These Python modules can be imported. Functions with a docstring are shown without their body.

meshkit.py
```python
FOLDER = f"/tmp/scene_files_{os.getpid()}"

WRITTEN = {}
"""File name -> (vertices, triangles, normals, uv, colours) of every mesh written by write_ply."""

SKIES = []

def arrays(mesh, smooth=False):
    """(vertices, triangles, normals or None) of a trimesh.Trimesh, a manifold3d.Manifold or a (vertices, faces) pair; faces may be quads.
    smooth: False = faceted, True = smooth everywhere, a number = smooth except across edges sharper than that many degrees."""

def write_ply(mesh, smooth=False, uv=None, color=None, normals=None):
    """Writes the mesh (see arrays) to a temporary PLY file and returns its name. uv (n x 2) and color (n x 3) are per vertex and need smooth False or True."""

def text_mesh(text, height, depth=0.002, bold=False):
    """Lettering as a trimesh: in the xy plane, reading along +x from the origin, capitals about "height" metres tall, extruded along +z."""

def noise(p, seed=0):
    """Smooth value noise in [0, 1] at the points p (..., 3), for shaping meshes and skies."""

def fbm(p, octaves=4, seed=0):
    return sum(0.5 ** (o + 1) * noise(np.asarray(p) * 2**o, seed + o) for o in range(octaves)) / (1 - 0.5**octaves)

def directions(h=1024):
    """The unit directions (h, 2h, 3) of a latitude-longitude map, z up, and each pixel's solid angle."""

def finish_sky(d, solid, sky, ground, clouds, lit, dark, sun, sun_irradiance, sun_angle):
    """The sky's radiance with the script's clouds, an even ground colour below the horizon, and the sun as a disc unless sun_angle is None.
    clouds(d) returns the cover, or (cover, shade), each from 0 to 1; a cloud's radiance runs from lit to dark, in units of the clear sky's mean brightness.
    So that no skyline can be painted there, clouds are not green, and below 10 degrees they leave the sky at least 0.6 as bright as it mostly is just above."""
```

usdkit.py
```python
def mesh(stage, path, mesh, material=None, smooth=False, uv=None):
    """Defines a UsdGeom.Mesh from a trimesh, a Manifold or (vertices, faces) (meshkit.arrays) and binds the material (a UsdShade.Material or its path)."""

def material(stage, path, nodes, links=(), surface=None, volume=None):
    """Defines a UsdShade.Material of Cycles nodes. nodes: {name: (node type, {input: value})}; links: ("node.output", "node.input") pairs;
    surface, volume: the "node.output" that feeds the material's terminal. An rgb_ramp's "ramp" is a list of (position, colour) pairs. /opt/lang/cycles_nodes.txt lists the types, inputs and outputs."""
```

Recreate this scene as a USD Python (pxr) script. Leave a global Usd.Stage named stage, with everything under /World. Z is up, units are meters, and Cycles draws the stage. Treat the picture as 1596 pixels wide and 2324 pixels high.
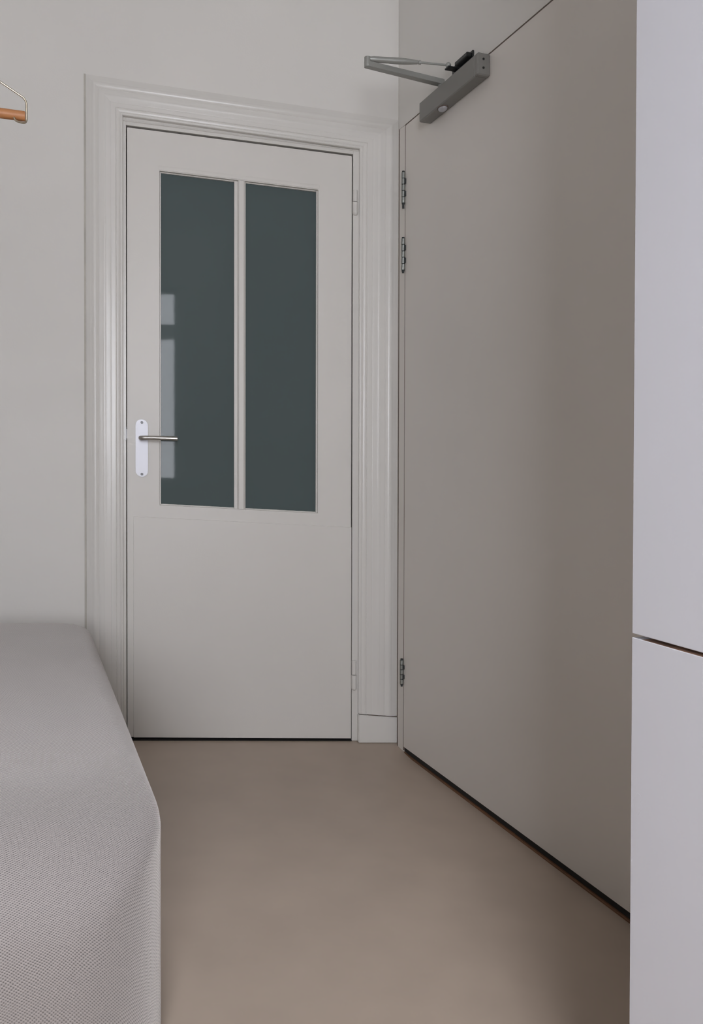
import math, random
import numpy as np, trimesh, usdkit, meshkit
from shapely.geometry import Polygon, Point, LineString
from pxr import Usd, UsdGeom, UsdLux, UsdShade, Gf, Sdf

random.seed(7); RNG = np.random.default_rng(7)
stage = Usd.Stage.CreateInMemory()
UsdGeom.SetStageUpAxis(stage, UsdGeom.Tokens.z); UsdGeom.SetStageMetersPerUnit(stage, 1.0)
WORLD = UsdGeom.Xform.Define(stage, '/World'); stage.SetDefaultPrim(WORLD.GetPrim())
UsdGeom.Scope.Define(stage, '/World/Looks')

# ------------------------------------------------------------------ camera, light, exposure
F_PX, W_PX = 2000.0, 1596.0
EXPOSURE = 0.13
cam = UsdGeom.Camera.Define(stage, '/World/camera')
C = (-1.236951, -2.762644, 0.983277)
rt = (0.933235, -0.359257, 0.002500); up = (0.002805, 0.014243, 0.999895); fw = (0.359255, 0.933130, -0.014300)
M = Gf.Matrix4d(*rt, 0, *up, 0, *[-a for a in fw], 0, *C, 1)
cam.AddTransformOp().Set(M)
cam.CreateHorizontalApertureAttr(36.0); cam.CreateVerticalApertureAttr(36.0 * 2324 / 1596)
cam.CreateFocalLengthAttr(F_PX / W_PX * 36.0)
cam.CreateVerticalApertureOffsetAttr(-88.4 / W_PX * 36.0)       # lens shift: the photograph's verticals are upright
cam.CreateClippingRangeAttr(Gf.Vec2f(0.01, 100)); cam.CreateFStopAttr(0.0)
cam.CreateExposureAttr(EXPOSURE)

WIN = dict(x0=-2.12, x1=-1.385, z0=0.78, z1=2.46, y=-4.40)          # the window behind the camera
sky = UsdLux.DomeLight.Define(stage, '/World/sky'); sky.CreateColorAttr(Gf.Vec3f(0.95, 0.96, 1.05)); sky.CreateIntensityAttr(0.6)
day = UsdLux.RectLight.Define(stage, '/World/daylight')
day.CreateWidthAttr(WIN['x1'] - WIN['x0'] + 0.5); day.CreateHeightAttr(WIN['z1'] - WIN['z0'] + 0.5)
day.CreateColorAttr(Gf.Vec3f(0.97, 0.95, 1.05)); day.CreateIntensityAttr(27.0)
day.AddTranslateOp().Set(Gf.Vec3d((WIN['x0'] + WIN['x1']) / 2, WIN['y'] - 0.35, (WIN['z0'] + WIN['z1']) / 2))
day.AddRotateXYZOp().Set(Gf.Vec3f(90, 0, 0))

ROOF = dict(x0=-1.70, x1=-0.95, y0=-4.15, y1=-3.25, z=3.40)          # added, unseen roof light behind the camera, for light from above
top = UsdLux.RectLight.Define(stage, '/World/added_roof_daylight')  # added lamp over the roof opening, lights daybed and floor from above
top.CreateWidthAttr(1.0); top.CreateHeightAttr(1.15)
top.CreateColorAttr(Gf.Vec3f(0.97, 0.95, 1.05)); top.CreateIntensityAttr(50.0)
top.AddTranslateOp().Set(Gf.Vec3d((ROOF['x0'] + ROOF['x1']) / 2, (ROOF['y0'] + ROOF['y1']) / 2, ROOF['z'] + 0.22))

# ------------------------------------------------------------------ helpers
K = 0.06                                                             # the old house has settled: floor and back door rise to the left
B = np.array([-0.98334601, 0.18174329, 0.0]); N = np.array([-0.18174329, -0.98334601, 0.0])
def back(mesh):                                                      # (u along the back wall from the corner, v into the room, w up) -> world
    m = mesh.copy(); p = m.vertices
    m.vertices = p[:, :1] * B + p[:, 1:2] * N + np.c_[0 * p[:, 0], 0 * p[:, 0], p[:, 2] + K * p[:, 0]]
    return m
cat = trimesh.util.concatenate
def box(lo, hi, c=0.0):
    lo, hi = np.minimum(lo, hi).astype(float), np.maximum(lo, hi).astype(float)
    if c <= 0:
        m = trimesh.creation.box(hi - lo); m.apply_translation((lo + hi) / 2); return m
    pts = []
    for i in range(8):
        s = np.array([i & 1, i >> 1 & 1, i >> 2 & 1]); p = np.where(s, hi, lo); d = np.where(s, -1, 1) * c
        for ax in range(3):
            q = p + d; q[ax] = p[ax]; pts.append(q)
    return trimesh.Trimesh(np.array(pts)).convex_hull
def extrude(poly, h, axis='z', at=0.0):
    m = trimesh.creation.extrude_polygon(poly, h, engine='earcut')
    m.apply_translation((0, 0, at)); return m
def smooth_path(pts, r, n=6):                                        # round the corners of a polyline
    pts = [np.array(p, float) for p in pts]; out = [pts[0]]
    for a, b, c in zip(pts, pts[1:], pts[2:]):
        d1, d2 = a - b, c - b; l1, l2 = np.linalg.norm(d1), np.linalg.norm(d2); k = min(r, l1 * .45, l2 * .45)
        p, q = b + d1 / l1 * k, b + d2 / l2 * k
        out += [(1 - t) ** 2 * p + 2 * t * (1 - t) * b + t * t * q for t in np.linspace(0, 1, n)]
    return np.array(out + [pts[-1]])
def tube(pts, r, n=16):
    pts = np.asarray(pts, float); rr = np.full(len(pts), r) if np.isscalar(r) else np.asarray(r, float)
    t = np.gradient(pts, axis=0); t /= np.linalg.norm(t, axis=1, keepdims=True)
    a = np.cross(t[0], [0.3, 0.9, 0.2]); a /= np.linalg.norm(a); V = []
    for p, d, q in zip(pts, t, rr):
        a = a - d * (a @ d); a /= np.linalg.norm(a); b = np.cross(d, a)
        th = np.linspace(0, 2 * np.pi, n, endpoint=False)
        V.append(p + q * (np.cos(th)[:, None] * a + np.sin(th)[:, None] * b))
    V = np.vstack(V); Fc = []
    for i in range(len(pts) - 1):
        for j in range(n):
            k = (j + 1) % n; Fc += [[i*n+j, i*n+k, (i+1)*n+k], [i*n+j, (i+1)*n+k, (i+1)*n+j]]
    e0, e1 = len(V), len(V) + 1; V = np.vstack([V, pts[:1], pts[-1:]]); L = (len(pts) - 1) * n
    for j in range(n):
        k = (j + 1) % n; Fc += [[e0, k, j], [e1, L + j, L + k]]
    return trimesh.Trimesh(V, np.array(Fc), process=False)
def cyl(p0, p1, r, n=24): return tube(np.array([p0, np.array(p0) + (np.array(p1) - np.array(p0)) * .5, p1], float), r, n)

USED = {}
def numbered(parent, name):
    k = (parent, name); i = USED.get(k, -1) + 1; USED[k] = i
    return f'{parent}/{name}' + (f'_{i:03d}' if i else '')
BASE = {}
def tag(prim, label=None, category=None, group=None, kind=None):
    for k, v in (('label', label), ('category', category), ('group', group), ('kind', kind)):
        if v: prim.SetCustomDataByKey(k, v)
    return prim
def thing(name, label, category, base, kind=None, group=None):
    p = numbered('/World', name); x = UsdGeom.Xform.Define(stage, p); x.AddTranslateOp().Set(Gf.Vec3d(*map(float, base)))
    BASE[p] = np.array(base, float); return tag(x.GetPrim(), label, category, group, kind)
def part(name, mesh, mat, parent, smooth=30, label=None, kind=None):   # mesh in world coordinates
    pp = str(parent.GetPath()); base = BASE[pp]; p = numbered(pp, name); BASE[p] = base
    m = mesh.copy() if isinstance(mesh, trimesh.Trimesh) else mesh
    m.vertices = m.vertices - base
    prim = usdkit.mesh(stage, p, m, mat, smooth=smooth).GetPrim()
    return tag(prim, label, kind=kind)
def single(name, mesh, mat, label, category, kind=None, smooth=30):
    p = numbered('/World', name); prim = usdkit.mesh(stage, p, mesh, mat, smooth=smooth).GetPrim(); BASE[p] = np.zeros(3)
    return tag(prim, label, category, kind=kind)

# ------------------------------------------------------------------ materials
def paint(name, color, rough=0.5, bump=0.0, bscale=60.0, var=0.03, vscale=3.0, stretch=(1, 1, 1), spec=0.5, bdist=0.001):
    c = np.array(color)
    nodes = {'tc': ('geometry', {}), 'mp': ('mapping', {'scale': stretch}),
             'n': ('noise_texture', {'scale': vscale, 'detail': 4.0}),
             'r': ('rgb_ramp', {'ramp': [(0.3, tuple(c * (1 - var))), (0.7, tuple(np.minimum(c * (1 + var), 1)))]}),
             'p': ('principled_bsdf', {'roughness': rough, 'specular_ior_level': spec})}
    links = [('tc.position', 'mp.vector'), ('mp.vector', 'n.vector'), ('n.fac', 'r.fac'), ('r.color', 'p.base_color')]
    if bump > 0:
        nodes['bn'] = ('noise_texture', {'scale': bscale, 'detail': 3.0}); nodes['b'] = ('bump', {'strength': bump, 'distance': bdist})
        links += [('mp.vector', 'bn.vector'), ('bn.fac', 'b.height'), ('b.normal', 'p.normal')]
    return usdkit.material(stage, '/World/Looks/' + name, nodes, links, surface='p.BSDF')
def plain(name, color, rough=0.4, metallic=0.0, spec=0.5, **kw):
    return usdkit.material(stage, '/World/Looks/' + name, {'p': ('principled_bsdf', {'base_color': color, 'roughness': rough, 'metallic': metallic, 'specular_ior_level': spec, **kw})}, [], surface='p.BSDF')
M_WALL = paint('wall_paint', (0.76, 0.74, 0.70), 0.75, bump=0.15, bscale=180, var=0.012, vscale=2.0)
M_FAR = paint('taupe_wall_paint', (0.33, 0.30, 0.265), 0.8)
M_SIDE = paint('beige_wall_paint', (0.46, 0.44, 0.41), 0.8)
M_CEIL = paint('ceiling_paint', (0.72, 0.71, 0.69), 0.8)
M_DOOR = paint('door_paint', (0.72, 0.695, 0.65), 0.42, bump=0.12, bscale=220, var=0.012, vscale=3.0)
M_TRIM = paint('gloss_trim_paint', (0.73, 0.71, 0.67), 0.27, spec=0.38, bump=0.35, bscale=26, var=0.012, stretch=(1, 1, 0.12), bdist=0.002)
M_PLAIN_DOOR = paint('plain_door_paint', (0.75, 0.71, 0.66), 0.5, bump=0.1, bscale=240, var=0.015, vscale=2.0)
M_WHITE = paint('wardrobe_white', (0.60, 0.60, 0.635), 0.45, bump=0.06, bscale=300, var=0.008)
M_BOARD = paint('bare_brown_board', (0.36, 0.22, 0.15), 0.7, var=0.25, vscale=60)
M_CAULK = paint('yellowed_caulk', (0.50, 0.475, 0.42), 0.6, var=0.1, vscale=20)
M_FLOOR = paint('linoleum', (0.45, 0.365, 0.292), 0.42, bump=0.05, bscale=400, var=0.05, vscale=7.0)
M_THRESH = paint('threshold_wood', (0.15, 0.065, 0.027), 0.6, var=0.3, vscale=9, stretch=(8, 1, 8))
M_DARK_BROWN = plain('dirty_gap_shade', (0.16, 0.125, 0.105), 0.9)  # shade and dirt of the gaps put into one brown, shared with valve ring
M_DARK = plain('black_gap_shade', (0.02, 0.018, 0.016), 0.9)  # near black standing in for the shade under both doors
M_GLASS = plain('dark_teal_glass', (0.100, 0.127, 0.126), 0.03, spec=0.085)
M_ALU = plain('satin_aluminium', (0.55, 0.55, 0.58), 0.5, metallic=0.7)
M_BRIGHT = plain('bright_white_metal', (0.86, 0.86, 0.86), 0.4)
M_STEEL = plain('brushed_steel', (0.50, 0.48, 0.45), 0.38, metallic=1.0)
M_SCREW = plain('screw_steel', (0.10, 0.10, 0.10), 0.4, metallic=1.0)
M_HINGE = plain('zinc_hinge', (0.36, 0.38, 0.36), 0.35, metallic=0.9)
M_HINGE_DARK = plain('dark_hinge_gap', (0.03, 0.035, 0.035), 0.5)  # near black, used for the hinge gaps and pins
M_CLOSER = paint('closer_grey_paint', (0.22, 0.214, 0.198), 0.5, bump=0.1, bscale=500, var=0.03)
M_ARM = plain('closer_arm_grey', (0.36, 0.365, 0.34), 0.42, metallic=0.4)
M_BLACK = plain('black_metal', (0.012, 0.014, 0.014), 0.4)
M_BRASS = plain('pale_brass_wire', (0.62, 0.55, 0.42), 0.3, metallic=1.0)
M_RODWOOD = paint('hanger_wood', (0.37, 0.155, 0.055), 0.5, var=0.18, vscale=14, stretch=(1, 12, 12))
M_LEG = plain('dark_leg', (0.05, 0.04, 0.035), 0.5)
M_PANE = usdkit.material(stage, '/World/Looks/window_pane', {'t': ('transparent_bsdf', {'color': (0.95, 0.97, 0.96)}), 'g': ('glossy_bsdf', {'roughness': 0.02, 'color': (1, 1, 1)}), 'f': ('fresnel', {'IOR': 1.45}), 'm': ('mix_closure', {})},
                         [('f.fac', 'm.fac'), ('t.BSDF', 'm.closure1'), ('g.BSDF', 'm.closure2')], surface='m.closure')
# knitted cover: rows of staggered little holes, as colour and relief; 5.0 mm x 3.9 mm repeat
def knit():
    P, Q = 2 * math.pi / 0.0052, 2 * math.pi / 0.0040
    nd = {'g': ('texture_coordinate', {}), 'w': ('noise_texture', {'scale': 9.0, 'detail': 2.0}), 'wo': ('vector_math', {'math_type': 'scale', 'scale': 0.013}),
          'wa': ('vector_math', {'math_type': 'add'}), 's': ('separate_xyz', {}),
          'v': ('math', {'math_type': 'add'}), 'xs': ('math', {'math_type': 'multiply_add', 'value2': P}), 'sk': ('math', {'math_type': 'multiply', 'value2': 0.12 * P}),
          'vs': ('math', {'math_type': 'multiply', 'value2': Q}),
          'cx': ('math', {'math_type': 'cosine'}), 'cv': ('math', {'math_type': 'cosine'}), 'pr': ('math', {'math_type': 'multiply'}),
          'n': ('noise_texture', {'scale': 420.0, 'detail': 1.0}), 'pn': ('math', {'math_type': 'multiply_add', 'value2': 0.7}),
          'n2': ('noise_texture', {'scale': 6.0, 'detail': 3.0}),
          'r': ('rgb_ramp', {'ramp': [(0.0, (0.365, 0.334, 0.318)), (0.45, (0.322, 0.295, 0.280)), (0.66, (0.24, 0.221, 0.211)), (0.85, (0.14, 0.128, 0.123)), (1.0, (0.105, 0.096, 0.093))]}),
          'mr': ('map_range', {'from_min': -0.75, 'from_max': 1.45, 'to_min': 0.0, 'to_max': 1.0, 'clamp': True}),
          'b': ('bump', {'strength': 0.5, 'distance': 0.0015, 'invert': True}),
          'p': ('principled_bsdf', {'roughness': 0.9, 'specular_ior_level': 0.15, 'sheen_weight': 0.85, 'sheen_roughness': 0.45, 'sheen_tint': (1.0, 0.95, 0.91)})}
    ln = [('g.object', 'w.vector'), ('w.color', 'wo.vector1'), ('g.object', 'wa.vector1'), ('wo.vector', 'wa.vector2'), ('wa.vector', 's.vector'),
          ('s.y', 'v.value1'), ('s.z', 'v.value2'), ('v.value', 'sk.value1'), ('s.x', 'xs.value1'), ('sk.value', 'xs.value3'), ('v.value', 'vs.value1'),
          ('xs.value', 'cx.value1'), ('vs.value', 'cv.value1'), ('cx.value', 'pr.value1'), ('cv.value', 'pr.value2'),
          ('g.object', 'n.vector'), ('n.fac', 'pn.value1'), ('pr.value', 'pn.value3'), ('pn.value', 'mr.value'), ('mr.result', 'r.fac'), ('r.color', 'p.base_color'),
          ('mr.result', 'b.height'), ('b.normal', 'p.normal')]
    nd.pop('n2')
    return usdkit.material(stage, '/World/Looks/knitted_cover', nd, ln, surface='p.BSDF')
M_KNIT = knit()

# ------------------------------------------------------------------ the room
CEIL = 3.40
def floor_mesh():
    xs = np.linspace(-3.3, 0.13, 30); ys = np.concatenate([np.linspace(-4.65, -0.3, 30), np.linspace(-0.2, 0.1, 13), np.linspace(0.2, 1.1, 8)]); V = []
    for z0 in (0, -0.12):
        for x in xs:
            for y in ys:
                sag = -0.009 * np.clip(-y / 0.12, 0, 1) * np.clip((x + 0.6) / 0.5, 0, 1)
                V.append((x, y, -K * x + sag + z0))
    nx, ny = len(xs), len(ys); Fc = []
    for i in range(nx - 1):
        for j in range(ny - 1):
            a, b, c, d = i*ny+j, (i+1)*ny+j, (i+1)*ny+j+1, i*ny+j+1; o = nx * ny
            Fc += [[a, b, c], [a, c, d], [a+o, c+o, b+o], [a+o, d+o, c+o]]
    return trimesh.Trimesh(np.array(V), np.array(Fc), process=False)
single('floor', floor_mesh(), M_FLOOR, 'smooth beige brown floor running to both doors', 'floor', 'structure', smooth=60)
def wall_box(u0, u1, v0, v1, w0, w1):
    m = back(box((u0, v0, w0), (u1, v1, w1))); v = m.vertices.copy()
    if w1 > 2.5: v[v[:, 2] > 2.4, 2] = CEIL
    m.vertices = v; return m
single('wall_back', cat([wall_box(0.965, 3.2, -0.04, -0.2, -0.1, 3.0), wall_box(-0.05, 0.10, -0.04, -0.2, -0.1, 3.0), wall_box(0.10, 0.965, -0.04, -0.2, 2.09, 3.0), wall_box(0.10, 0.965, -0.15, -0.2, -0.1, 2.09)]),
       M_WALL, 'off white plastered back wall around the half glazed door', 'wall', 'structure')
single('wall_right', cat([box((0.012, 0.06, -0.05), (0.06, 0.005, CEIL)), box((0, 0.005, 2.1135), (0.06, -1.345, CEIL)), box((0, -1.345, -0.05), (0.06, -4.4, CEIL)), box((0.06, 0.06, -0.1), (0.12, -4.4, CEIL))]),
       M_WALL, 'off white right wall above and beyond the plain door', 'wall', 'structure')
single('wall_left', box((-3.0, -4.4, 0.0), (-3.1, 0.75, CEIL)), M_SIDE, 'beige left wall out of sight beside the daybed', 'wall', 'structure')
x0, x1, z0, z1, yw = WIN['x0'], WIN['x1'], WIN['z0'], WIN['z1'], WIN['y']
single('wall_front', cat([box((-3.1, yw, -0.05), (x0, yw - 0.2, CEIL)), box((x1, yw, -0.05), (0.12, yw - 0.2, CEIL)), box((x0, yw, -0.05), (x1, yw - 0.2, z0)), box((x0, yw, z1), (x1, yw - 0.2, CEIL))]),
       M_FAR, 'taupe wall behind the camera holding the window', 'wall', 'structure')
r0, r1, q0, q1 = ROOF['x0'], ROOF['x1'], ROOF['y0'], ROOF['y1']
single('ceiling', cat([box((-3.2, -4.6, CEIL), (r0, 0.9, CEIL + 0.1)), box((r1, -4.6, CEIL), (0.13, 0.9, CEIL + 0.1)), box((r0, -4.6, CEIL), (r1, q0, CEIL + 0.1)), box((r0, q1, CEIL), (r1, 0.9, CEIL + 0.1))]),
       M_CEIL, 'pale ceiling above the room with an opening for the added roof light', 'ceiling', 'structure')
w2 = thing('window_2', 'added unseen roof light in the ceiling behind the camera', 'added roof window', ((r0 + r1) / 2, (q0 + q1) / 2, CEIL), 'structure')
for lo, hi in (((r0, q0, CEIL), (r0 + 0.04, q1, CEIL + 0.1)), ((r1 - 0.04, q0, CEIL), (r1, q1, CEIL + 0.1)), ((r0 + 0.04, q0, CEIL), (r1 - 0.04, q0 + 0.04, CEIL + 0.1)), ((r0 + 0.04, q1 - 0.04, CEIL), (r1 - 0.04, q1, CEIL + 0.1))):
    part('frame_bar', box(lo, hi, 0.003), M_TRIM, w2)
part('pane', box((r0 + 0.04, q0 + 0.04, CEIL + 0.05), (r1 - 0.04, q1 - 0.04, CEIL + 0.054)), M_PANE, w2, smooth=False)
wn = thing('window_1', 'white framed window behind the camera letting in daylight', 'window', ((x0 + x1) / 2, yw - 0.1, z0), 'structure')
for lo, hi in (((x0, yw - 0.06, z0), (x0 + 0.05, yw - 0.12, z1)), ((x1 - 0.05, yw - 0.06, z0), (x1, yw - 0.12, z1)), ((x0, yw - 0.06, z0), (x1, yw - 0.12, z0 + 0.05)), ((x0, yw - 0.06, z1 - 0.05), (x1, yw - 0.12, z1))):
    part('frame_bar', box(lo, hi, 0.004), M_TRIM, wn)
part('glazing_bar', box((x0 + 0.05, yw - 0.07, 2.02), (x1 - 0.05, yw - 0.11, 2.15), 0.004), M_TRIM, wn)
part('pane', box((x0 + 0.05, yw - 0.088, z0 + 0.05), (x1 - 0.05, yw - 0.092, 2.02)), M_PANE, wn, smooth=False)
part('pane', box((x0 + 0.05, yw - 0.088, 2.15), (x1 - 0.05, yw - 0.092, z1 - 0.05)), M_PANE, wn, smooth=False)

# ------------------------------------------------------------------ moulded casing round the back door
PROF = [(0.000, -0.0560), (0.000, -0.0400), (0.002, -0.0380), (0.006, -0.0376), (0.0085, -0.0392), (0.011, -0.0374), (0.016, -0.0366), (0.019, -0.0366), (0.021, -0.0378), (0.023, -0.0358),
        (0.036, -0.0350), (0.0375, -0.0358), (0.039, -0.0346), (0.052, -0.0338), (0.055, -0.0322), (0.060, -0.0318), (0.063, -0.0330), (0.073, -0.0328), (0.0755, -0.0345), (0.078, -0.0325), (0.083, -0.0290), (0.088, -0.0275), (0.092, -0.0285), (0.095, -0.0305),
        (0.098, -0.0330), (0.102, -0.0345), (0.107, -0.0368), (0.1125, -0.0386), (0.1165, -0.0399), (0.1165, -0.0560)]
PROF = [(d, -0.0350 + (v + 0.0350) * 0.65 if 0.023 < d < 0.1 else v) for d, v in PROF]
def sweep(a, b):                                                     # profile from end a to end b, each a function d -> (u, w)
    V, n = [], len(PROF)
    for f in (a, b):
        for d, v in PROF:
            u, w = f(d); V.append((u, v, w))
    Fc = []
    for i in range(n):
        j = (i + 1) % n; Fc += [[i, j, n + j], [i, n + j, n + i]]
    m = trimesh.Trimesh(np.array(V), np.array(Fc), process=False)
    for off in (0, n):                                               # end caps
        tri = trimesh.creation.triangulate_polygon(Polygon(PROF), engine='earcut')
        idx = [off + int(np.argmin([abs(p[0]-q[0]) + abs(p[1]-q[1]) for q in PROF])) for p in tri[0]]
        m = trimesh.Trimesh(m.vertices, np.vstack([m.faces, np.array(idx)[tri[1]]]), process=False)
    m.fix_normals(); return m
RS = 1.21                                                             # the leg in the corner is a little wider
UL, UR, HL, HR = 0.9200, 0.1310, 2.0530, 2.0440
tl = lambda d: (UL + d, HL + d); tr = lambda d: (UR - d * RS, HR + d)
casing = thing('trim_1', 'glossy off white moulded casing around the half glazed door', 'door casing', tuple(0.55 * B + [0, 0, K * .55]), 'structure')
part('casing_leg', back(sweep(lambda d: (UL + d, 0.0), tl)), M_TRIM, casing, smooth=35)
part('casing_head', back(sweep(tl, tr)), M_TRIM, casing, smooth=35)
part('casing_leg', back(sweep(lambda d: (UR - d * RS, 0.1000 - 0.062 * d), tr)), M_TRIM, casing, smooth=35)
pb = box((-0.0100, -0.055, 0.0), (0.1325, -0.0285, 0.0970), 0.0035); pv = pb.vertices.copy(); pv[pv[:, 2] > 0.05, 2] += (pv[pv[:, 2] > 0.05, 0] - 0.1325) * 0.055; pb.vertices = pv
part('plinth_block', back(pb), M_TRIM, casing)
ck = box((-0.0095, -0.05, 0.0935), (0.100, -0.0372, 0.1010)); cv = ck.vertices.copy(); cv[:, 2] += (cv[:, 0] - 0.1325) * 0.055; ck.vertices = cv
part('crack', back(ck), M_DARK_BROWN, casing, label='dark strip for the shade in the crack above the plinth block')  # strip behind the joint, its dark colour stands in for the shade inside
part('caulk_line', back(box((1.0362, -0.042, 0.0), (1.0422, -0.0375, 2.170))), M_CAULK, casing, label='yellowed caulk line along the left edge of the casing')
V = -0.06                                                             # face of the back door, set back in its frame
def prism(pts, w0, w1): return extrude(Polygon(pts), w1 - w0, at=w0)
JF = -0.0555                                                           # face of the frame inside the casing, almost flush with the door
part('jamb', back(box((0.9110, -0.15, 0.0), (0.968, JF, 2.09), 0.0008)), M_TRIM, casing)
part('jamb', back(box((0.096, -0.15, 0.0), (0.1512, JF, 2.09), 0.0008)), M_TRIM, casing)
part('head_jamb', back(box((0.1512, -0.15, 2.0285), (0.9110, JF, 2.09), 0.0008)), M_TRIM, casing)
part('head_bead', back(box((0.1330, JF - 0.001, 2.0400), (0.9190, JF + 0.004, 2.0440), 0.0015)), M_TRIM, casing)
part('threshold', back(box((0.1512, -0.15, -0.02), (0.9110, -0.052, 0.0012))), M_DARK, casing, label='dark strip for the shade under the half glazed door')  # dark strip over the floor paints the shade under the door leaf
part('strike_plate', back(box((0.9105, V - 0.002, 0.993), (0.9160, V + 0.0075, 1.038), 0.0006)), M_BRIGHT, casing, label='small bright strike plate in the door jamb')

# ------------------------------------------------------------------ half glazed back door
d1 = thing('door_1', 'off white half glazed door with two dark tall panes and lever handle', 'door', tuple(0.53 * B + V * N + [0, 0, K * .53]), 'structure')
T = V - 0.04
DL, DR, DB, DT = 0.9083, 0.1548, 0.0085, 2.0228
OL, OM1, OM0, OR_, OB, OT = 0.8035, 0.5450, 0.5205, 0.2715, 0.7845, 1.8935   # opening edges on the door face
lp = Polygon([(DL, DB), (DR, DB), (DR, DT), (DL, DT)]).buffer(-0.003).buffer(0.003, quad_segs=3).difference(Polygon([(OR_, OB), (OL, OB), (OL, OT), (OR_, OT)]))
lm = extrude(lp, V - T); lv = lm.vertices; lm.vertices = np.c_[lv[:, 0], T + lv[:, 2], lv[:, 1]]; lm.invert()
part('leaf', back(lm), M_DOOR, d1, smooth=False)
part('glazing_bar', back(prism([(OM0, T), (OM0, V - 0.004), (OM0 + 0.005, V), (OM1 - 0.004, V), (OM1, V - 0.004), (OM1, T)], OB - 0.001, OT + 0.001)), M_DOOR, d1)
part('lower_panel', back(box((0.1530, V - 0.002, 0.0072), (0.8886, V + 0.0028, 0.7430), 0.0012)), M_DOOR, d1, label='flat board fixed over the lower half of the door')
PANE_TILT = math.tan(math.radians(1.35))
def bead_ring(u0, u1, w0, w1, wl, wr, wt, wb, v0, v1, seed):           # thin strips holding the glass, a touch uneven like puttied paint
    rng = np.random.default_rng(seed); ms = []
    ms.append(box((u0, v0, w0), (u0 + wr, v1, w1), 0.001)); ms.append(box((u1 - wl, v0, w0), (u1, v1, w1), 0.001))
    ms.append(box((u0 + wr, v0, w1 - wt), (u1 - wl, v1, w1), 0.001)); ms.append(box((u0 + wr, v0, w0), (u1 - wl, v1, w0 + wb), 0.001))
    return ms
for (a, b, wl, wr, sd) in ((OM1, OL, 0.0045, 0.0118, 1), (OR_, OM0, 0.0025, 0.0055, 2)):
    for m in bead_ring(a, b, OB, OT, wl, wr, 0.0035, 0.0045, V - 0.020, V - 0.011, sd): part('glazing_bead', back(m), M_DOOR, d1)
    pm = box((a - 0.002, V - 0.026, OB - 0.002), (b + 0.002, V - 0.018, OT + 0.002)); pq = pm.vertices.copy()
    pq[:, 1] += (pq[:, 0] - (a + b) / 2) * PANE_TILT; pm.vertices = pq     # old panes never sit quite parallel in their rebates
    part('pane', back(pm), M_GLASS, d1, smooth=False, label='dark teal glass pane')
# small raised fillet round the two lights
for lo, hi in (((OR_ - 0.004, V, OT + 0.003), (OL + 0.004, V + 0.0022, OT + 0.016)),):
    part('fillet', back(box(lo, hi, 0.0015)), M_DOOR, d1)
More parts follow.
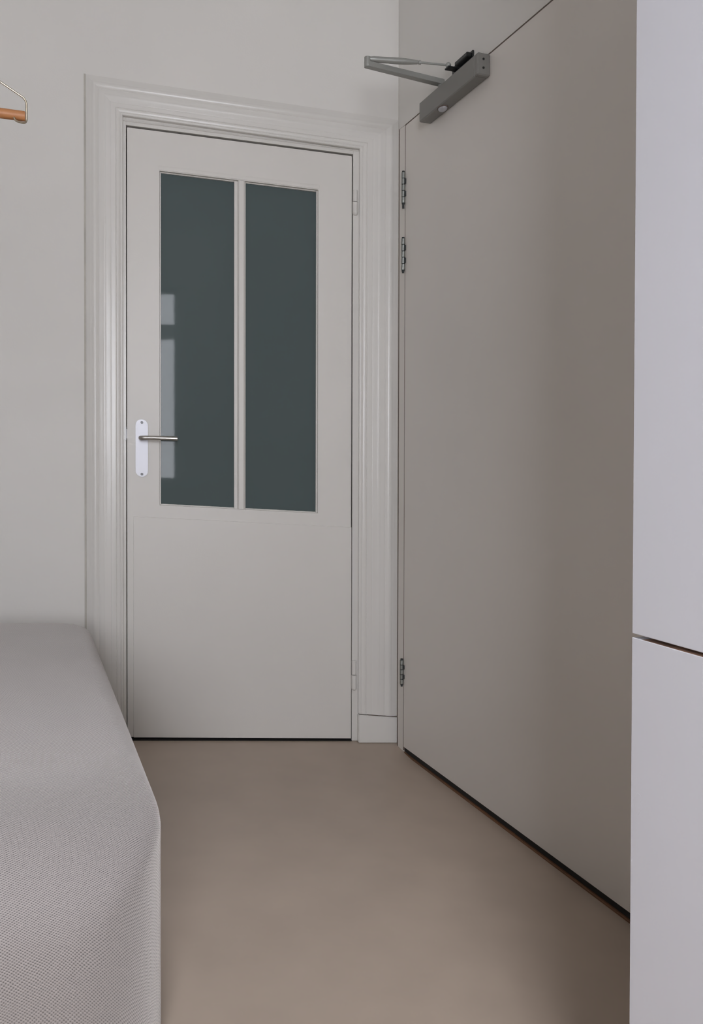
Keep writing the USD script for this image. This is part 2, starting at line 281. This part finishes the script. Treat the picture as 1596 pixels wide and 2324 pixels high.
# lever on a long rounded plate
def capsule(u, w0, w1, r): return LineString([(u, w0 + r), (u, w1 - r)]).buffer(r, quad_segs=16)
def slab(poly, v0, v1, ch=0.0015):                                     # poly in (u, w), bevelled front edge
    def ext(p, a, b):
        m = extrude(p, b - a); v = m.vertices; m.vertices = np.c_[v[:, 0], a + v[:, 2], v[:, 1]]; m.invert(); return m
    return cat([ext(poly, v0, v1 - ch)] + [ext(poly.buffer(-ch * (k + 1) / 3), v1 - ch + ch * k / 3 - 1e-4, v1 - ch + ch * (k + 1) / 3) for k in range(3)])
hp = part('handle_plate', back(slab(capsule(0.8611, 0.8758, 1.0657, 0.0200), V, V + 0.006)), M_ALU, d1, label='rounded satin aluminium handle plate')
for w in (1.0555, 0.8846):
    part('screw', back(cat([cyl((0.8606, V + 0.0055, w), (0.8606, V + 0.0072, w), 0.0046)])), M_SCREW, hp)
    part('screw_slot', back(box((0.8606 - 0.0028, V + 0.007, w - 0.0005), (0.8606 + 0.0028, V + 0.0076, w + 0.0005))), M_BLACK, hp)
lev = smooth_path([(0.8628, V + 0.006, 1.0035), (0.8628, V + 0.052, 1.0035), (0.835, V + 0.053, 1.0055), (0.7445, V + 0.053, 1.0088)], 0.022, 10)
part('lever', back(cat([tube(lev, 0.0072, 20)])), M_STEEL, d1, smooth=50, label='brushed steel lever bar')
part('latch', back(box((0.9068, V - 0.020, 1.000), (0.9102, V - 0.006, 1.030))), M_ALU, d1)
for w0, w1 in ((1.820, 1.905), (0.178, 0.280)):                        # painted lift off hinges
    wm = w0 + (w1 - w0) * 0.52
    ht = part('hinge', back(cyl((0.1440, V + 0.006, wm + 0.001), (0.1440, V + 0.006, w1), 0.0085, 20)), M_TRIM, d1, smooth=50, label='painted over door hinge')
    part('knuckle', back(cat([cyl((0.1440, V + 0.006, w0 + 0.006), (0.1440, V + 0.006, wm - 0.001), 0.0095, 20), trimesh.creation.icosphere(2, 0.0095).apply_translation((0.1440, V + 0.006, w0 + 0.007))])), M_TRIM, ht, smooth=50)

# ------------------------------------------------------------------ plain door in the right wall
t2 = thing('trim_2', 'narrow painted jamb between the casing and the plain door', 'door frame', (0.03, -0.02, 0), 'structure')
part('jamb', box((0.0, 0.0, -0.03), (0.06, -0.0460, 2.1128), 0.0006), M_PLAIN_DOOR, t2)
for lo, hi in (((-0.0003, 0.0050, -0.02), (0.02, -0.0005, 2.1135)), ((-0.0004, -0.0455, 0.0), (0.02, -0.0482, 2.1120)), ((0.0012, -0.0460, 2.1080), (0.03, -1.3410, 2.1140))):  # no seal: strips put the shade and dirt of the gaps into colour
    part('gap_shade', box(lo, hi), M_DARK_BROWN, t2, smooth=False, label='dark brown strip for the dirty shaded gap around the plain door')
part('gap_shade', box((0.0045, -0.046, -0.02), (0.03, -1.344, 0.0117)), M_DARK, t2, smooth=False, label='black strip for the shade under the plain door')  # black filler paints the shade below the leaf
part('threshold', box((-0.0035, -0.004, -0.03), (0.004, -1.344, -0.0040), 0.001), M_THRESH, t2, label='reddish brown wooden threshold under the plain door')
d2 = thing('door_2', 'plain flush off white door filling the right wall', 'door', (0.02, -0.69, 0.0), 'structure')
leaf = box((0.0, -0.0478, 0.0118), (0.045, -1.341, 2.1090), 0.0005)
part('leaf', leaf, M_PLAIN_DOOR, d2)
def hinge2(z0, z1, tip):
    y, x, r = -0.0452, -0.0065, 0.0066; n = 5; h = (z1 - z0) / n
    root = part('hinge', cat([cyl((x, y, z0 + h * k + 0.0012), (x, y, z0 + h * (k + 1) - 0.0012), r, 18) for k in (0, 2, 4)] + [box((-0.0012, y + 0.001, z0), (0.0005, y + 0.020, z1))]), M_HINGE, d2, smooth=50, label='bare zinc hinge at the corner')
    part('knuckle', cat([cyl((x, y, z0 + h * k + 0.0012), (x, y, z0 + h * (k + 1) - 0.0012), r, 18) for k in (1, 3)]), M_HINGE, root, smooth=50)
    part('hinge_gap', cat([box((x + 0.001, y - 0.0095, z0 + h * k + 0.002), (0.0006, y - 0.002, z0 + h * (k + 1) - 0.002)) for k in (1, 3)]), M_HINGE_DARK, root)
    part('pin', cat([cyl((x, y, z0 - 0.004), (x, y, z1 + 0.004), 0.0045, 14), cyl((x, y, z0 - 0.009 - tip), (x, y, z0 - 0.003), 0.0036, 14)]), M_HINGE_DARK, root, smooth=50)
hinge2(1.8485, 1.9530, 0.008); hinge2(1.6240, 1.7310, 0.0); hinge2(0.2265, 0.3080, 0.0)

# ------------------------------------------------------------------ door closer
zc0, zc1, yc0, yc1, tc = 2.0462, 2.1075, -0.2375, -0.6115, 0.040
dc = thing('door_closer', 'grey box door closer with folded scissor arm on top of the plain door', 'door closer', (-0.0, (yc0 + yc1) / 2, zc0))
part('body', box((-0.0005, yc0, zc0), (-tc, yc1 + 0.018, zc1), 0.003), M_CLOSER, dc)
part('end_cap', box((-0.0005, yc1 + 0.0172, zc0), (-tc, yc1, zc1), 0.003), M_CLOSER, dc)
for zz in (zc0 + 0.020, zc0 + 0.044): part('screw', cyl((-0.022, yc1 - 0.0012, zz), (-0.022, yc1 + 0.002, zz), 0.0032, 14), M_BLACK, dc)
dome = trimesh.creation.icosphere(3, 1.0); dome.apply_scale((0.0132, 0.0195, 0.0115)); dome.apply_translation((-0.0235, -0.368, zc0 + 0.0005))
ring = cyl((0, 0, -0.0018), (0, 0, 0.001), 1.0, 32); ring.apply_scale((0.0150, 0.0225, 1.0)); ring.apply_translation((-0.0235, -0.369, zc0))
part('valve_ring', ring, M_DARK_BROWN, dc, smooth=40)
part('valve_cover', dome, M_ALU, dc, smooth=60, label='small silvery dome under the closer box')
part('spindle', cyl((-0.022, -0.352, zc1 - 0.001), (-0.022, -0.352, zc1 + 0.030), 0.0085, 20), M_ARM, dc, smooth=40)
def bar(p, q, w0, w1, t, round_=True):                                 # flat bar from p to q, width w0 to w1 (in plan), thickness t
    p, q = np.array(p, float), np.array(q, float); d = q[:2] - p[:2]; L = np.linalg.norm(d); d /= L; s = np.array([-d[1], d[0]])
    shape = Point(0, 0).buffer(w0 / 2, quad_segs=10).union(Point(L, 0).buffer(w1 / 2, quad_segs=10)).convex_hull
    m = extrude(shape, t); v = m.vertices; zc = p[2] + (q[2] - p[2]) * np.clip(v[:, 0] / L, 0, 1)
    m.vertices = np.c_[p[0] + v[:, 0] * d[0] + v[:, 1] * s[0], p[1] + v[:, 0] * d[1] + v[:, 1] * s[1], zc - t / 2 + v[:, 2]]
    return m
elbow = np.array([-0.272, -0.378, 2.131])
part('main_arm', bar((-0.022, -0.352, 2.128), elbow, 0.024, 0.020, 0.015), M_ARM, dc, label='long lower arm of the closer')
mid = np.array([-0.126, -0.4085, 2.149]); foot = np.array([-0.034, -0.424, 2.149])
part('elbow_pin', cyl(elbow + [0, 0, -0.004], elbow + [0, 0, 0.0215], 0.0095, 20), M_ARM, dc, smooth=40)
e2 = elbow + [0, 0, 0.0165]
ts = np.linspace(0, 1, 9)
part('forearm', tube([e2 + (mid - e2) * t for t in ts], np.interp(ts, [0, .1, .7, .95, 1], [0.0065, 0.0085, 0.0095, 0.0065, 0.0055]), 16), M_ARM, dc, smooth=50)
rod = part('forearm_rod', cyl(mid, foot, 0.0032, 14), M_ARM, dc, smooth=50)
part('lock_nut', cyl(mid + (foot - mid) * 0.03, mid + (foot - mid) * 0.10, 0.0062, 6), M_ARM, rod, smooth=False)
part('ball_joint', trimesh.creation.icosphere(2, 0.0085).apply_translation(foot), M_ARM, dc, smooth=60)
part('shoe', cat([box((-0.001, -0.395, 2.126), (-0.006, -0.520, 2.158), 0.001), box((-0.005, -0.412, 2.138), (-0.040, -0.436, 2.143), 0.001)]), M_BLACK, dc, label='black bracket fixed to the wall above the door')
part('shoe_lug', box((-0.005, -0.440, 2.140), (-0.022, -0.515, 2.153), 0.002), M_BLACK, dc)

# ------------------------------------------------------------------ white wardrobe on the right
wd = thing('wardrobe', 'tall white wardrobe with an upper door over a lower front at the right edge', 'wardrobe', (-0.30, -2.58, 0.02))
fx, ya, yb, zs = -0.60, -1.970, -3.180, 0.7915
for (p, q) in ((ya, -2.575), (-2.579, yb)):
    part('upper_door', box((fx, p, zs + 0.0022), (fx + 0.018, q, 2.36), 0.0008), M_WHITE, wd)
    part('lower_front', box((fx, p, 0.075), (fx + 0.018, q, zs - 0.0022), 0.0005), M_WHITE, wd)
part('bare_edge', box((fx + 0.0012, ya - 0.016, zs - 0.0024), (fx + 0.0176, yb + 0.016, zs - 0.00205)), M_BOARD, wd, smooth=False, label='bare brown top edge of the lower front')
part('side_panel', box((fx + 0.0187, ya - 0.0015, 0.0), (-0.001, ya - 0.0195, 2.36), 0.0005), M_WHITE, wd)
part('side_panel', box((fx + 0.0195, yb + 0.0195, 0.0), (-0.001, yb + 0.0015, 2.36), 0.0005), M_WHITE, wd)
part('shelf', box((fx + 0.0190, ya - 0.020, zs - 0.013), (-0.02, yb + 0.020, zs + 0.003), 0.0004), M_BOARD, wd, label='bare brown shelf edge showing in the gap')
part('top_panel', box((fx, ya, 2.3605), (-0.001, yb, 2.378), 0.0008), M_WHITE, wd)
part('back_panel', box((-0.012, ya - 0.02, 0.02), (-0.004, yb + 0.02, 2.36)), M_BOARD, wd)
part('plinth', box((fx + 0.05, ya - 0.02, 0.012), (fx + 0.068, yb + 0.02, 0.075)), M_WHITE, wd)
m = trimesh.creation.icosphere(3, 1.0); m.apply_scale((0.00012, 0.0065, 0.012)); m.vertices = np.c_[m.vertices[:, 0], m.vertices[:, 1] * (1 + 0.35 * np.sin(4 * np.arctan2(m.vertices[:, 2], m.vertices[:, 1]))), m.vertices[:, 2]]; m.apply_translation((fx, -1.982, 0.609))
part('flaked_patch', m, M_WHITE, wd, smooth=60, label='flaked paint at the edge of the lower front')

# ------------------------------------------------------------------ knit covered daybed
def bed_mesh(xr, xl, yn, yf, ztop, zbot, rc=0.15, rx=0.050, ryf=0.20, ryb=0.05, rz=0.060, rzf=0.150, n=12, crown=0.010, under=0.095):
    def outline(ix, iyf, iyb):                                          # rounded rectangle, set in by different amounts at the sides, front and back
        X0, X1, Y0, Y1 = xl + ix, xr - ix, yn + iyf, yf - iyb; pts = []
        def seg(a, b, k): return [tuple(np.array(a) + (np.array(b) - np.array(a)) * t) for t in np.linspace(0, 1, k, endpoint=False)]
        for (sx, sy, a0, r) in ((-1, 1, -90, rc), (-1, -1, 0, 0.06), (1, -1, 90, 0.06), (1, 1, 180, rc)):
            cx, cy = (X1 if sx < 0 else X0) + sx * r, (Y0 if sy > 0 else Y1) + sy * r
            pts.append([(cx + r * math.cos(math.radians(a0 + 90 * t)), cy + r * math.sin(math.radians(a0 + 90 * t))) for t in np.linspace(0, 1, n)])
        out = []
        for i in range(4): out += pts[i]; out += seg(pts[i][-1], pts[(i + 1) % 4][0], 30)[1:]
        return np.array(out)
    o0 = outline(0, 0, 0); tn = np.roll(o0, -1, 0) - np.roll(o0, 1, 0); tn /= np.linalg.norm(tn, axis=1, keepdims=True)
    wf = np.clip(tn[:, 0], 0, 1) ** 2                                    # 1 on the foot end, 0 on the sides
    rw = rz + (rzf - rz) * wf; V, Fc = [], []
    for t in np.linspace(0, 1, 14):
        q = (1 - t) ** 1.6; o = outline(-0.014 * q, under * q, 0.0); V.append(np.c_[o, zbot + (ztop - rw - zbot) * t])
    for a in np.linspace(0, math.pi / 2, 22)[1:]:
        k = 1 - math.cos(a); o = outline(rx * k, ryf * k, ryb * k); V.append(np.c_[o, ztop - rw + rw * math.sin(a)])
    last = V[-1][:, :2]; c = last.mean(0)
    for t in np.linspace(0, 1, 10)[1:]: V.append(np.c_[c + (last - c) * (1 - 0.985 * t), np.full(len(last), ztop + crown * math.sin(t * math.pi / 2))])
    m = len(V[0]); R_ = len(V); V = np.vstack(V)
    V[:, 0] += 0.016 * (V[:, 1] - yn) / (yf - yn)
    V[:, 2] += -K * (V[:, 0] - xr)                                       # follows the sloping floor
    for i in range(R_ - 1):
        for j in range(m):
            k = (j + 1) % m; Fc += [[i*m+j, i*m+k, (i+1)*m+k], [i*m+j, (i+1)*m+k, (i+1)*m+j]]
    V = np.vstack([V, V[-m:].mean(0), V[:m].mean(0)]); L = (R_ - 1) * m
    for j in range(m):
        k = (j + 1) % m; Fc += [[L + j, L + k, len(V) - 2], [k, j, len(V) - 1]]
    return trimesh.Trimesh(V, np.array(Fc), process=False)
BX, BL, BY0, BY1 = -1.037, -2.45, -1.605, -0.085
bed = thing('daybed', 'low daybed under a pale grey knitted cover at the left against the back wall', 'daybed', ((BX + BL) / 2, (BY0 + BY1) / 2, -K * (BX + BL) / 2))
z0b = -K * BX
part('cover', bed_mesh(BX, BL, BY0, BY1, 0.452 + z0b, 0.025 + z0b), M_KNIT, bed, smooth=True, label='pale grey knitted fabric cover')
part('base', box((BX - 0.06, BY0 + 0.14, 0.055 + z0b + 0.08), (BL + 0.06, BY1 - 0.06, 0.12 + z0b + 0.08)), M_LEG, bed)
for x in (BX - 0.12, BL + 0.12):
    for y in (BY0 + 0.2, BY1 - 0.12): part('leg', cyl((x, y, -K * x - 0.001), (x, y, -K * x + 0.10), 0.022, 20), M_LEG, bed, smooth=40)

# ------------------------------------------------------------------ clothes hanger on a rail
HX, HY, HZ = -1.405, -1.25, 1.5328
hg = thing('clothes_hanger', 'brass wire clothes hanger with a round wooden bar at the top left edge', 'hanger', (HX, HY, HZ))
e = HX - (-1.2163)                                                    # half length of the bar, negative
part('wooden_bar', tube(np.array([(HX + e, HY, HZ), (HX + e + 0.001, HY, HZ), (HX, HY, HZ), (-1.2175, HY, HZ), (-1.2163, HY, HZ)]), [0.0070, 0.0080, 0.0080, 0.0080, 0.0070], 24), M_RODWOOD, hg, smooth=40)
right = [(-1.2335, HY - 0.009, 1.5262), (-1.2302, HY - 0.006, 1.5214), (-1.2142, HY, 1.5210), (-1.2142, HY, 1.5600), (HX, HY, 1.6680)]
left = [(2 * HX - x, y, z) for x, y, z in right]
part('wire', cat([tube(smooth_path(right, 0.0095, 8), 0.0016, 12), tube(smooth_path(left, 0.0095, 8), 0.0016, 12)]), M_BRASS, hg, smooth=60)
hk = [(HX, HY, 1.6670), (HX, HY, 1.700)] + [(HX, HY + 0.0165 * math.sin(a) * 1.0, 1.7165 - 0.0165 * math.cos(a)) for a in np.linspace(0.0, 0.0, 1)]
loop = [(HX - 0.0165 * math.sin(a), HY, 1.7235 - 0.0165 * math.cos(a)) for a in np.linspace(0, 1.5 * math.pi, 22)]
part('hook', tube(np.array([(HX, HY, 1.6660), (HX, HY, 1.687), (HX, HY, 1.7068)] + [tuple(p) for p in loop[1:]]), 0.0017, 12), M_BRASS, hg, smooth=60)
rl = thing('clothes_rail', 'steel clothes rail hung from the ceiling that carries the hanger', 'clothes rail', (HX, -1.2, 1.7235))
part('tube', cyl((HX, -2.1, 1.7235), (HX, -0.2, 1.7235), 0.0130, 24), M_STEEL, rl, smooth=40)
for y in (-2.0, -0.4): part('drop_rod', cyl((HX, y, 1.73), (HX, y, CEIL), 0.006, 16), M_STEEL, rl, smooth=40)
